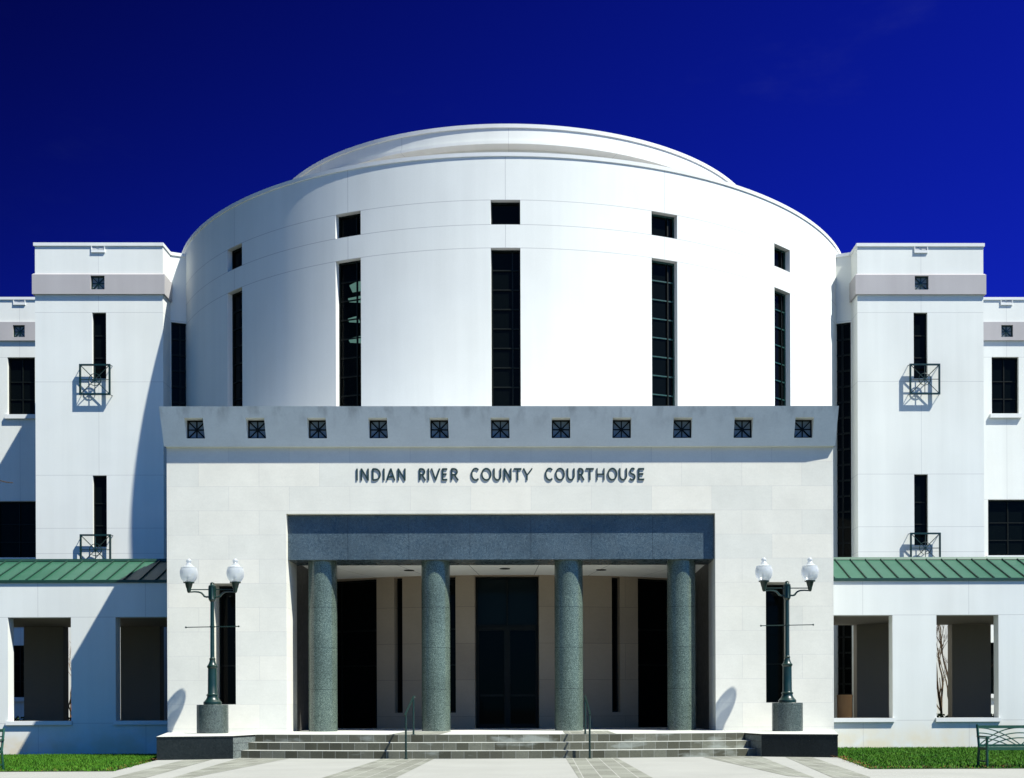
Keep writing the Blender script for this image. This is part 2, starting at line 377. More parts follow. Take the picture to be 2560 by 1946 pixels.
for sx, x0, xp in ((-1, -6.42, -7.13), (1, 6.70, 7.33)):
    yf = 20.7 if sx < 0 else 20.4
    P = [(x0, yf), (xp, 25.2), (sx * 8.42, 30), (sx * 8.42, 33.1), (sx * 60, 33.1), (sx * 60, yf - .1)]
    if sx > 0: P = P[::-1]
    zl = -.006
    drop = .17 if sx < 0 else .08
    zg = lambda Y: .006 - drop * max(0, min(1, (Y - 21.5) / 11.5))
    lw_ = MB()
    xe = lambda Y: abs(x0) + (abs(xp) - abs(x0)) * (Y - yf) / (25.2 - yf) if Y < 25.2 else abs(xp) + (8.42 - abs(xp)) * (Y - 25.2) / 4.8 if Y < 30 else 8.42
    Ys = [yf, 21.5, 23, 25.2, 27.5, 30, 33.1]
    for ya, yb in zip(Ys, Ys[1:]):
        q = [(sx * xe(ya), ya, zg(ya)), (sx * 60, ya, zg(ya)), (sx * 60, yb, zg(yb)), (sx * xe(yb), yb, zg(yb))]
        lw_.poly(q if sx > 0 else q[::-1])
    tag(lw_.build('lawn', m_soil, ang=None), kind='structure')
    if sx < 0:
        bd = MB(); q = [(-8.43, 32.3), (-60, 32.3), (-60, 33.0), (-8.43, 33.0)]
        bd.poly([(x, y, zg(y) + .006) for x, y in q[::-1]]); tag(bd.build('planting_bed', plain('dark_mulch', (.03, .02, .014), .95, spec=.1, var=.4, sc=30), ang=None), kind='structure')
    # blades of grass, one mesh per lawn
    gr = MB(); rnd = random.Random(11 + sx)
    cnt = 52000
    k = 0
    while k < cnt:
        X = rnd.uniform(6.2, 17.5); Y = rnd.uniform(yf - .12, 32.35 if sx < 0 else 33.0)
        edge = abs(x0) + (abs(xp) - abs(x0)) * (Y - yf) / (25.2 - yf) if Y < 25.2 else abs(xp) + (8.42 - abs(xp)) * (Y - 25.2) / 4.8 if Y < 30 else 8.42
        edge += .05 * math.sin(Y * 9) + .03 * math.sin(Y * 23)
        if X < edge or (Y < yf + .04 * math.sin(X * 7)): k += 1; continue
        h = rnd.uniform(.03, .06); a = rnd.uniform(0, 6.283); wd = rnd.uniform(.007, .014); ln = rnd.uniform(0, .045); b_ = rnd.uniform(0, 6.283)
        o = len(gr.v); x = sx * X
        gr.v += [(x + math.cos(a) * wd, Y + math.sin(a) * wd, zg(Y) - .002), (x - math.cos(a) * wd, Y - math.sin(a) * wd, zg(Y) - .002), (x + math.cos(b_) * ln, Y + math.sin(b_) * ln, zg(Y) + h)]
        gr.f.append([o, o + 1, o + 2]); gr.m.append(0); k += 1
    tag(gr.build('grass', m_blade, ang=None), kind='stuff')

lv = MB(); rnd = random.Random(4)
for sx, x0, xp, yf, n in ((1, 6.70, 7.33, 20.4, 260), (-1, -6.42, -7.13, 20.7, 120)):
    for i in range(n):
        t_ = rnd.random()
        if rnd.random() < .6: X = abs(x0) + (abs(xp) - abs(x0)) * t_ + rnd.gauss(.02, .07); Y = yf + (25.2 - yf) * t_
        else: X = abs(x0) + rnd.uniform(0, 3.2); Y = yf + abs(rnd.gauss(0, .12)) - .03
        a = rnd.uniform(0, 6.28); l = rnd.uniform(.015, .035); z = .014 + rnd.uniform(0, .03); o = len(lv.v); cx, cy = sx * X, Y
        for da, ll in ((0, l), (1.57, l * .5), (3.14, l), (4.71, l * .5)): lv.v.append((cx + math.cos(a + da) * ll, cy + math.sin(a + da) * ll, z + rnd.uniform(0, .012)))
        lv.f.append([o, o + 1, o + 2, o + 3]); lv.m.append(0)
tag(lv.build('fallen_leaves', plain('dry_leaf', (.16, .075, .03), .8, spec=.1, var=.5, sc=20), ang=None), kind='stuff')

# ------------------------------------------------------------------ courthouse
CH = thing('courthouse', (0, 30, 0), 'white courthouse with round rotunda, square towers and granite columned entrance', 'building')
def part(mb, name, mats, parent=CH, ang=35): return mb.build(name, mats, parent, ang)
DC, DR = 46.97, 12.67
LZ = .495
# entrance block
fac = lambda u, z, d: (u, 30 + d, z)
mb = MB()
NI = (6.70, 7.30, 1.195, 4.25, .75)
grid(mb, fac, [-8.42, 8.42], [.3, 8.55], [(-5.42, 5.42, .3, 6.0, .32), (-NI[1], -NI[0], NI[2], NI[3], NI[4]), NI], .3)
for s in (-1, 1):
    mb.poly([(s * 8.42, 30, -.35), (s * 8.42, 37.6, -.35), (s * 8.42, 37.6, 8.55), (s * 8.42, 30, 8.55)])
    mb.poly([(s * 5.42, 30.32, .3), (s * 5.42, 31.25, .3), (s * 5.42, 31.25, 6.0), (s * 5.42, 30.32, 6.0)])
part(mb, 'entrance_wall', m_lime, ang=None)
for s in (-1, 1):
    mb = MB(); mb.poly([(s * 5.42, 31.25, .3), (s * 5.42, 35.6, .3), (s * 5.42, 35.6, 6.0), (s * 5.42, 31.25, 6.0)]); part(mb, 'recess_side_wall', plain('dark_recess_panel', (.055, .052, .048), .5), ang=None)  # inner stretch of the recess walls coloured dark to stand for its shade
mb = MB(); mb.poly([(-8.4, 29.6, 8.5), (8.4, 29.6, 8.5), (8.4, 38, 8.5), (-8.4, 38, 8.5)]); part(mb, 'entrance_roof', m_trim)
# leaning frieze with its small square windows
FZ0, FZ1, FB, FT, PY = 7.675, 8.588, 29.89, 29.505, 30.0
def frz(u, z, d):
    y = FB + (FT - FB) * (z - FZ0) / (FZ1 - FZ0)
    return (u, y if d == 0 else 29.93 + d - .3, z)
FX = [(k - 5) * 1.5255 - .005 for k in range(11)]
mb = MB()
grid(mb, frz, [-8.45, 8.45], [FZ0, FZ1], [(x - .232, x + .232, 7.862, 8.328) for x in FX], .3)
for s in (-1, 1): mb.poly([(s * 8.45, FB, FZ0), (s * 8.45, 33.0, FZ0), (s * 8.45, 33.0, FZ1), (s * 8.45, FT, FZ1)])
mb.poly([(-8.45, FB, FZ0), (8.45, FB, FZ0), (8.45, 30.02, FZ0), (-8.45, 30.02, FZ0)])
for s in (-1, 1): mb.poly([(s * 8.42, FB, FZ0), (s * 8.45, FB, FZ0), (s * 8.45, 33, FZ0), (s * 8.42, 33, FZ0)])
mb.poly([(-8.45, FT, FZ1), (8.45, FT, FZ1), (8.45, 30.1, FZ1), (-8.45, 30.1, FZ1)])
mb.poly([(-8.45, 30.1, FZ1), (8.45, 30.1, FZ1), (8.45, 30.1, 8.45), (-8.45, 30.1, 8.45)])
part(mb, 'frieze', m_frz, ang=None)
for x in FX: window(CH, frz, x - .232, x + .232, 7.862, 8.328, .3, .03, .03, mf=m_black, mp=m_glass2, star=True, name='frieze_window', dep=.05)
# slot windows left and right of the portico
for s in (-1, 1):
    a, b = sorted((s * NI[0], s * NI[1]))
    window(CH, fac, a, b, NI[2], NI[3], NI[4], .04, .04, hz=(2.2, 3.2), mf=m_black, mp=m_glass, name='slot_window')
# granite lintel and columns
mb = MB(); mb.box(-5.415, 5.415, 30.18, 31.4, 4.862, 5.99); part(mb, 'lintel', m_lint)
for x in (-4.63, -1.717, 1.717, 4.63):
    mb = MB(); mb.lathe([(LZ, .367), (4.862, .367)], 64, (x, 30.665)); part(mb, 'column', m_colm)
mb = MB(); mb.poly([(-5.42, 31.35, 4.93), (5.42, 31.35, 4.93), (5.42, 35.6, 4.93), (-5.42, 35.6, 4.93)])
t = NT('portico_ceiling'); x_, y_, z_ = t.xyz(); an = t.math('ARCTAN2', x_, t.math('SUBTRACT', DC, y_))
mk = t.math('COMPARE', t.math('PINGPONG', t.math('ADD', an, .0), .125), .0625, .0009)
t.p(Base_Color=t.mix(t.math('MULTIPLY', mk, .6), (.90, .89, .85), (.2, .2, .2)), Roughness=.85)
part(mb, 'portico_ceiling', t.mat)
for x, y in ((-2.675, 33.06), (0, 32.72), (2.675, 33.06)):
    mb = MB(); mb.lathe([(4.926, .145), (4.915, .145), (4.915, .105), (4.926, .10)], 24, (x, y)); mb.disc(4.927, .10, 24, (x, y)); part(mb, 'downlight', m_black)
# curved screen of piers behind the columns = foot of the rotunda
dru = lambda u, z, d: ((DR - d) * math.sin(u), DC - (DR - d) * math.cos(u), z)
ax = lambda x: math.asin(x / DR)
arc = lambda a, b, st: [a + (b - a) * i / st for i in range(st + 1)]
bays = [(-ax(6.3), -ax(3.84), .45, 4.9), (-ax(3.305), -ax(3.06), .95, 4.9), (-ax(2.19), -ax(1.487), .95, 4.9), (-ax(.93), ax(.93), .45, 4.9)]
bays += [(-b, -a, z0, z1) for a, b, z0, z1 in bays[:3]]
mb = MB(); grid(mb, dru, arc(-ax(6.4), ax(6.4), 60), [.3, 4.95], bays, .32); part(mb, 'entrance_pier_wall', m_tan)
for a, b, z0, z1 in bays:
    wd = (b - a) * DR
    if abs(a + b) < 1e-6: continue
    n = max(0, round(wd / 1.1) - 1)
    window(CH, dru, a, b, z0, z1, .30, .045 / DR, .05, hz=(2.35, 3.4) if wd > .5 else (), vu=[a + (b - a) * (i + 1) / (n + 1) for i in range(n)], mf=m_black, mp=m_glass, name='glass_screen', bz=.05)
# central doorway: door leaves with a transom
a, b = -ax(.93), ax(.93)
door = window(CH, dru, a, b, 3.46, 4.9, .30, .05 / DR, .05, vu=(0,), mf=m_black, mp=glass('transom_glass', (.006, .011, .013), .08), name='transom', bz=.05)
for s in (-1, 1):
    u0, u1 = sorted((0, s * b))
    d_ = window(CH, dru, u0, u1, LZ, 3.46, .28, .09 / DR, .12, hz=(1.45,), mf=m_black, mp=m_glass, name='entrance_door', bz=.06)
    h = MB(); xh = s * .09; h.tube([(xh, 34.50, 1.25), (xh, 34.46, 1.3), (xh, 34.46, 1.75), (xh, 34.50, 1.8)], .014, 8); h.build('handle', m_black, d_)
# rotunda
holes = []
for k in range(-2, 3):
    c = k * AD; q = WH / DR
    holes += [(c - q, c + q, ZL2, ZL1), (c - q, c + q, 6.8, ZL3)]
mb = MB(); grid(mb, dru, arc(-math.pi * .62, math.pi * .62, 220), [4.95, 17.03], holes, .235)
mb.lathe([(0, DR), (17.03, DR)], 100, (0, DC), 0, math.pi * .62, math.pi * 1.38)
for s in (-1, 1): grid(mb, dru, arc(*sorted((s * ax(6.4), s * math.pi * .62)), 70), [0, 4.95], [], .2)
part(mb, 'rotunda_wall', m_drum)
for k in range(-2, 3):
    c = k * AD; q = WH / DR
    for z0, z1, hz in ((ZL2, ZL1, ()), (6.8, ZL3, [13.8 - .565 * i for i in range(13)])):
        wn = window(CH, dru, c - q, c + q, z0, z1, .225, .04 / DR, .045, hz=hz, mf=m_gframe if k > 0 else m_black, mp=m_glass, bz=.034)
        if k or hz:
            mb = MB(); bar(mb, dru, c + q * .42, c + q * .50, z0 + .05, z1 - .05, .17, .232); mb.build('mullion', m_black, wn, ang=None)
t = NT('clear_tinted_glass'); tr = t.n('BsdfTransparent', {0: (.5, .66, .60, 1)}); t.p(Base_Color=(.002, .003, .003, 1), Roughness=.03); t.b.inputs['Specular IOR Level'].default_value = .1
t.t.links.new(t.n('MixShader', {0: .5, 1: tr.outputs[0], 2: t.b.outputs[0]}).outputs[0], t.t.nodes['Material Output'].inputs[0])
for o in bpy.data.objects:
    if o.name.startswith('pane') and o.parent.parent == CH:
        v = o.data.vertices; c = sum((q.co for q in v), Vector()) / len(v)
        if abs(c.x + 4.61) < .2 and 9 < c.z < 12 and c.y > 4: o.data.materials[0] = t.mat
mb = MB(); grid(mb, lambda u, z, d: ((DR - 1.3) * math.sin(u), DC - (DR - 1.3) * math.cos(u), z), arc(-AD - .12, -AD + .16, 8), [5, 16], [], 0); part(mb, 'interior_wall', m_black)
el = NT('lamp_diffuser'); el.p(Base_Color=(.1, .1, .1, 1), Emission_Color=(.6, .95, .9, 1), Emission_Strength=.3)
for z, xa, xb, d0 in ((13.92, -4.80, -4.3, 1.25), (13.42, -4.80, -4.3, .6), (12.80, -4.80, -4.48, .55), (12.22, -4.80, -4.3, .7)):
    mb = MB(); y0 = 35.55; mb.hexa([(xa, y0 + d0 * .45, z), (xb, y0, z), (xb, y0 + d0, z), (xa, y0 + d0 * .9, z)], [(xa, y0 + d0 * .45, z + .03), (xb, y0, z + .03), (xb, y0 + d0, z + .03), (xa, y0 + d0 * .9, z + .03)]); part(mb, 'interior_light', el.mat, ang=None)
mb = MB(); mb.lathe([(17.03, DR - .1), (17.03, DR + .03), (17.135, DR + .034), (17.14, DR - .5), (17.0, DR - .5)], 260, (0, DC)); part(mb, 'rotunda_coping', m_trim)
mb = MB(); mb.disc(17.02, DR - .3, 128, (0, DC)); part(mb, 'rotunda_roof', m_band)
mb = MB(); mb.lathe([(17.0, 9.0), (18.955, 9.0), (18.956, 9.40), (19.056, 9.40), (19.057, 9.34), (19.48, 9.34)], 240, (0, DC)); part(mb, 'clerestory_wall', m_drum)
mb = MB(); mb.lathe([(19.48, 9.3), (19.48, 9.375), (19.595, 9.38), (19.60, 8.9)], 240, (0, DC)); mb.disc(19.595, 9.0, 96, (0, DC)); part(mb, 'clerestory_coping', m_trim)
# square towers with corner returns
def guard(zc, xc):
    g = MB(); h = .52; Y0, Y1 = 40.0, 40.06; q = .055
    g.box(xc - h, xc - h + q, Y0, Y1, zc - h, zc + h); g.box(xc + h - q, xc + h, Y0, Y1, zc - h, zc + h)
    g.box(xc - h + q, xc + h - q, Y0, Y1, zc + h - q, zc + h); g.box(xc - h + q, xc + h - q, Y0, Y1, zc - h, zc - h + q)
    for k in range(4):
        a = k * math.pi / 4; r = (h - .03) * (1.38 if k % 2 else 1); y = 40.035 - .004 * k
        g.tube([(xc - math.cos(a) * r, y, zc - math.sin(a) * r), (xc + math.cos(a) * r, y, zc + math.sin(a) * r)], .014, 6)
    ring = [(xc + .20 * math.cos(i * math.pi / 18), 40.03, zc + .20 * math.sin(i * math.pi / 18)) for i in range(37)]
    g.tube(ring, .013, 6, cap=False); g.tube([(xc, 40.0, zc), (xc, 40.07, zc)], .035, 10)
    for sx in (-1, 1):
        for sz in (-1, 1): g.tube([(xc + sx * (h - .02), 40.05, zc + sz * (h - .02)), (xc + sx * (h + .005), 40.2, zc + sz * (h - .02))], .012, 6)
    part(g, 'window_guard', m_green)
for s in (-1, 1):
    tw = (lambda s: (lambda u, z, d: (s * u, 40.2 + d, z)))(s)
    slots = [(13.675, 14.145, 12.225, 14.48), (13.675, 14.145, 6.55, 8.98), (13.695, 14.165, 15.235, 15.70, .06)]
    mb = MB(); grid(mb, tw, [11.76, 16.06], [0, 16.72], slots, .15)
    mb.poly([(s * 11.76, 40.2, 0), (s * 11.76, 41.0, 0), (s * 11.76, 41.0, 16.72), (s * 11.76, 40.2, 16.72)])
    mb.poly([(s * 16.06, 40.2, 0), (s * 16.06, 50, 0), (s * 16.06, 50, 16.72), (s * 16.06, 40.2, 16.72)])
    mb.poly([(s * 11.0, 41.3, 16.7), (s * 16.05, 41.3, 16.7), (s * 16.05, 50, 16.7), (s * 11.0, 50, 16.7)])
    mb.poly([(s * 11.77, 40.25, 16.7), (s * 16.05, 40.25, 16.7), (s * 16.05, 41.3, 16.7), (s * 11.77, 41.3, 16.7)])
    part(mb, 'tower_wall', m_tower, ang=None)
    # gray band wrapping the corner
    mb = MB(); mb.prism([(s * 11.68, 40.12), (s * 13.695, 40.12), (s * 13.695, 40.2), (s * 11.68, 40.2)], 15.08, 15.74)
    mb.prism([(s * 14.165, 40.12), (s * 16.13, 40.12), (s * 16.13, 40.2), (s * 14.165, 40.2)], 15.08, 15.74)
    mb.box(*sorted((s * 13.695, s * 14.165)), 40.12, 40.2, 15.70, 15.74); mb.box(*sorted((s * 13.695, s * 14.165)), 40.12, 40.2, 15.08, 15.235)
    mb.box(*sorted((s * 11.68, s * 11.76)), 40.2, 40.95, 15.08, 15.74); mb.box(*sorted((s * 16.06, s * 16.13)), 40.2, 49, 15.08, 15.74)
    mb.hexa([(s * 11.68, 40.12, 15.7402), (s * 16.13, 40.12, 15.7402), (s * 16.13, 40.2, 15.7402), (s * 11.68, 40.2, 15.7402)], [(s * 11.72, 40.18, 15.79), (s * 16.09, 40.18, 15.79), (s * 16.09, 40.2, 15.79), (s * 11.72, 40.2, 15.79)])
    part(mb, 'tower_band', m_band)
    mb = MB(); P = [(11.73, 40.16), (16.10, 40.16), (16.10, 50), (10.6, 50), (10.6, 41.45), (11.20, 41.20), (11.73, 40.97)]
    if s < 0: P = P[::-1]
    mb.prism([(s * x, y) for x, y in P], 16.72, 16.83); part(mb, 'tower_coping', m_trim)
    # angled curtain wall between tower and rotunda
    A, B = (11.76, 41.0), (11.10, 41.28)
    fb = (lambda s: (lambda u, z, d: (s * (A[0] + (B[0] - A[0]) * u) + d * .38 * s * -1 * -1, A[1] + (B[1] - A[1]) * u + d * .92, z)))(s)
    mb = MB(); grid(mb, fb, [0, 1], [0, 16.72], [(.03, .97, 1.5, 14.43)], .12); part(mb, 'link_wall', m_tower, ang=None)
    window(CH, fb, .03, .97, 1.5, 14.43, .11, .06, .05, hz=[13.87 - .545 * i for i in range(23)], vu=(.45,), mf=m_black, mp=m_glass, name='curtain_window', bz=.06, bu=.09)
    mb = MB(); bar(mb, fb, .02, .98, .02, 1.42, -.06, .0); bar(mb, fb, .0, 1, 1.42, 1.5, -.10, .0, 0); part(mb, 'spandrel_panel', m_wood)
    # tower windows
    for z0, z1 in ((12.225, 14.48), (6.55, 8.98)):
        window(CH, tw, 13.675, 14.145, z0, z1, .14, .035, .04, hz=(z0 + .75, z0 + 1.5), mf=m_black, mp=m_glass, dep=.04)
        mb = MB(); mb.box(*sorted((s * 13.675, s * 14.145)), 40.17, 40.34, z0 - .03, z0 + .012); part(mb, 'sill', m_trim)
    window(CH, tw, 13.695, 14.165, 15.235, 15.70, .05, .03, .03, mf=m_green, mp=m_glass3, star=True, name='square_window', dep=.06)
    guard(12.17, s * 13.995); guard(6.45, s * 13.995)
    # overflow scupper under the coping
    def scupper(x, y, z):
        q = MB(); q.box(x - .23, x + .23, y - .045, y, z - .02, z + .005); q.box(x - .23, x - .205, y - .04, y, z + .005, z + .19); q.box(x + .205, x + .23, y - .04, y, z + .005, z + .19); q.box(x - .205, x + .205, y - .04, y - .03, z + .005, z + .07)
        q.box(x - .205, x - .06, y - .012, y - .004, z + .07, z + .18, 1); q.box(x + .02, x + .205, y - .012, y - .004, z + .09, z + .17, 1)
        part(q, 'scupper', [m_trim, m_slat])
    scupper(s * 13.93, 40.2, 16.52)
    # side wing set further back
    wg = (lambda s: (lambda u, z, d: (s * u, 45.7 + d, z)))(s)
    wh = [(18.42, 19.47, 12.38, 14.60), (18.26, 19.9, 6.9, 9.08), (18.26, 19.9, 1.55, 3.55), (18.77, 19.225, 15.35, 15.81, .06)]
    mb = MB(); grid(mb, wg, [16.0, 30], [0, 16.8], wh, .18); mb.poly([(s * 16, 45.72, 16.78), (s * 30, 45.72, 16.78), (s * 30, 58, 16.78), (s * 16, 58, 16.78)]); part(mb, 'side_wing_wall', m_wing, ang=None)
    mb = MB(); mb.box(*sorted((s * 16.06, s * 18.77)), 45.62, 45.7, 15.22, 15.93); mb.box(*sorted((s * 19.225, s * 30)), 45.62, 45.7, 15.22, 15.93)
    mb.box(*sorted((s * 18.77, s * 19.225)), 45.62, 45.7, 15.81, 15.93); mb.box(*sorted((s * 18.77, s * 19.225)), 45.62, 45.7, 15.22, 15.35); part(mb, 'side_wing_band', m_band)
    mb = MB(); mb.box(*sorted((s * 16.06, s * 30)), 45.66, 46.1, 16.8, 16.9); part(mb, 'side_wing_coping', m_trim)
    for i, (a, b, z0, z1, *_) in enumerate(wh[:3]):
        window(CH, wg, a, b, z0, z1, .17, .05, .05, hz=(z0 + .62, z0 + 1.3), vu=((a + b) / 2 if i else a + .52,), mf=m_black, mp=m_glass)
        mb = MB(); mb.box(*sorted((s * (a - .08), s * (b + .08))), 45.6, 45.86, z0 - .15, z0 + .01); part(mb, 'sill', m_trim)
    window(CH, wg, 18.77, 19.225, 15.35, 15.81, .05, .03, .03, mf=m_green, mp=m_glass3, star=True, name='square_window', dep=.06)
    scupper(s * 19.0, 45.7, 16.62)

# sign letters fixed on the entrance wall
def arcp(cx, cz, rx, rz, a0, a1, n=14): return [(cx + rx * math.cos(R_(a0 + (a1 - a0) * i / n)), cz + rz * math.sin(R_(a0 + (a1 - a0) * i / n))) for i in range(n + 1)]
GL = {
    'I': [[(.5, 0), (.5, 1)]], 'N': [[(.1, 0), (.1, 1)], [(.1, 1), (.9, 0)], [(.9, 0), (.9, 1)]],
    'D': [[(.1, 0), (.1, 1)], [(.1, .97), (.35, .97)] + arcp(.35, .5, .57, .47, 90, -90) + [(.1, .03)]],
    'A': [[(.06, 0), (.5, 1)], [(.5, 1), (.94, 0)], [(.22, .3), (.78, .3)]],
    'R': [[(.12, 0), (.12, 1)], [(.12, .97), (.4, .97)] + arcp(.4, .72, .4, .25, 90, -90) + [(.12, .47)], [(.42, .47), (.92, 0)]],
    'V': [[(.06, 1), (.5, 0)], [(.5, 0), (.94, 1)]], 'E': [[(.12, 0), (.12, 1)], [(.12, .96), (.9, .96)], [(.12, .52), (.78, .52)], [(.12, .04), (.9, .04)]],
    'C': [arcp(.56, .5, .5, .5, 48, 312, 22)], 'O': [arcp(.5, .5, .46, .49, 0, 360, 30)],
    'U': [[(.1, 1), (.1, .38)] + arcp(.5, .38, .4, .37, 180, 360) + [(.9, .38), (.9, 1)]],
    'T': [[(.5, 0), (.5, 1)], [(.04, .96), (.96, .96)]], 'Y': [[(.42, 0), (.42, .45)], [(.04, 1), (.42, .42)], [(.42, .42), (.97, 1)]],
    'H': [[(.1, 0), (.1, 1)], [(.9, 0), (.9, 1)], [(.1, .5), (.9, .5)]],
    'S': [arcp(.52, .75, .36, .245, 40, 235, 12) + arcp(.47, .25, .40, .25, 62, -150, 14)],
}
TXT = "INDIANRIVERCOUNTYCOURTHOUSE"
SP = [(85, 100), (112, 182), (193, 266), (275, 290), (296, 367), (373, 442), (525, 585), (590, 605), (610, 686), (688, 740), (750, 817), (895, 962), (968, 1047), (1051, 1120), (1125, 1192), (1195, 1264), (1263, 1338), (1420, 1485), (1493, 1567), (1573, 1640), (1653, 1707), (1706, 1777), (1783, 1852), (1863, 1939), (1943, 2012), (2016, 2072), (2077, 2137)]
for ch, (p0, p1) in zip(TXT, SP):
    x0 = (860 + p0 / 2.833 - 1251.8) * .010101; x1 = (860 + p1 / 2.833 - 1251.8) * .010101; wd = x1 - x0; mb = MB()
    for si, st in enumerate(GL[ch]):
        tk = .0185 if not ((ch == 'Y' and si == 2) or (ch == 'H')) else .0135
        pin = tk if wd > .1 else 0
        P = [(x0 + pin + a * (wd - 2 * pin), 6.838 + tk * .3 + b * (.303 - tk * .6)) for a, b in st]
        closed = ch == 'O'; Lp = []; Rp = []
        for i, p in enumerate(P):
            a = P[i - 1] if i else (P[-2] if closed else P[0]); b = P[i + 1] if i < len(P) - 1 else (P[1] if closed else P[-1])
            dx, dz = b[0] - a[0], b[1] - a[1]; l = math.hypot(dx, dz) or 1
            nx, nz = -dz / l * tk, dx / l * tk
            Lp.append((p[0] + nx, p[1] + nz)); Rp.append((p[0] - nx, p[1] - nz))
        y0, y1 = 29.976 - .0012 * si, 29.999
        for i in range(len(P) - 1):
            q = [Rp[i], Rp[i + 1], Lp[i + 1], Lp[i]]
            mb.hexa([(a, y0, b) for a, b in q], [(a, y1, b) for a, b in q])
    part(mb, 'letter', m_letter, ang=None)

# ------------------------------------------------------------------ steps and plinths
AC, = (44.06,)
def arcpts(r, xa, xb, n=24): return [(xa + (xb - xa) * i / n, AC - math.sqrt(r * r - (xa + (xb - xa) * i / n - .09) ** 2)) for i in range(n + 1)]
ST = thing('entrance_steps', (0, 27, 0), 'three wide curved stone block steps rising to the columned entrance', 'steps')
for r, z, xe in ((18.76, .165, 5.62), (18.35, .33, 5.55)):
    pts = arcpts(r, -xe, xe + .16); mb = MB()
    mb.prism(pts + [(xe + .16, 28.5 + z), (-xe, 28.5 + z)], -.01, z, 0, 1); mb.build('step', [m_riser, m_tread], ST, ang=None)
pts = arcpts(17.94, -5.48, 5.64); mb = MB()
mb.prism(pts + [(5.62, 30.06), (5.41, 30.06), (5.41, 36.2), (-5.41, 36.2), (-5.41, 30.06), (-5.48, 30.06)], -.012, LZ, 0, 1)
ld = mb.build('landing', [m_riser, m_land], ST, ang=None)
for q in ([(-2.38, 26.32), (-1.26, 26.24), (-1.26, 30.0), (-2.38, 30.0)], [(1.54, 26.24), (2.68, 26.34), (2.68, 30.0), (1.54, 30.0)]):
    mb = MB(); mb.poly([(x, y, LZ + .004) for x, y in q]); mb.build('stone_inlay', m_pave, ST, ang=None)
mb = MB(); p1 = arcpts(17.94, -5.46, 5.62); p2 = arcpts(17.60, -5.46, 5.62)
for i in range(24): mb.poly([(*p1[i], LZ + .003), (*p1[i + 1], LZ + .003), (*p2[i + 1], LZ + .003), (*p2[i], LZ + .003)])
mb.build('nosing', m_tread, ST, ang=None)
for s, lab, P in ((-1, 'low black granite plinth under the lamp left of the steps, beside sunlit step ends', [(-7.13, 25.2), (-5.66, 25.75), (-5.485, 27.0), (-5.485, 30.06), (-8.42, 30.06)]),
                  (1, 'low black granite plinth right of the steps, its inner side in deep shade', [(8.42, 30.06), (5.645, 30.06), (5.645, 27.1), (5.81, 25.8), (7.33, 25.2)])):
    PL = thing('granite_plinth', (s * 6.7, 27, 0), lab, 'plinth', 'granite plinths flanking the steps')
    mb = MB(); n = len(P); z0, z1 = -.2, LZ - .035
    for i in range(n):
        a, b = P[i], P[(i + 1) % n]
        inner = min(abs(a[0]), abs(b[0])) < 5.7 and max(abs(a[0]), abs(b[0])) < 5.9
        mb.poly([(*a, z0), (*b, z0), (*b, z1), (*a, z1)], 1 if inner else 0)
    mb.build('block', [m_plin, m_plin2], PL, ang=None)
    mb = MB(); cx = sum(p[0] for p in P) / n; cy = sum(p[1] for p in P) / n
    Q = [(x + (x - cx) * .006, y + (y - cy) * .006) for x, y in P]
    mb.prism(Q, z1, LZ + .001, 0, 1); mb.build('cap_slab', [m_plin, m_land], PL, ang=None)

# ------------------------------------------------------------------ handrails
def rail(x0, x1, lab):
    T = thing('handrail', ((x0 + x1) / 2, 25.6, 0), lab, 'handrail', 'handrails on the entrance steps')
    y0, y1 = 25.16, 26.30
    for x, y, zb, zt in ((x0, y0, 0, .95), (x1, y1, LZ, 1.32)):
        mb = MB(); mb.tube([(x, y, zb), (x, y, zt)], .022, 10); mb.lathe([(zb + .002, .05), (zb + .012, .05), (zb + .014, .023)], 14, (x, y)); mb.build('post', m_green, T)
    mb = MB(); mb.tube([(x0, y0 - .16, .93), (x0, y0 - .10, .955), (x0, y0, .975), (x1, y1, 1.335), (x1, y1 + .12, 1.345), (x1, y1 + .28, 1.335)], .021, 10); mb.build('rail', m_green, T)
rail(-1.855, -1.82, 'slim green metal handrail on the steps, left of the central doorway')
rail(2.04, 1.985, 'slim green metal handrail on the steps beside the third granite column from the left')

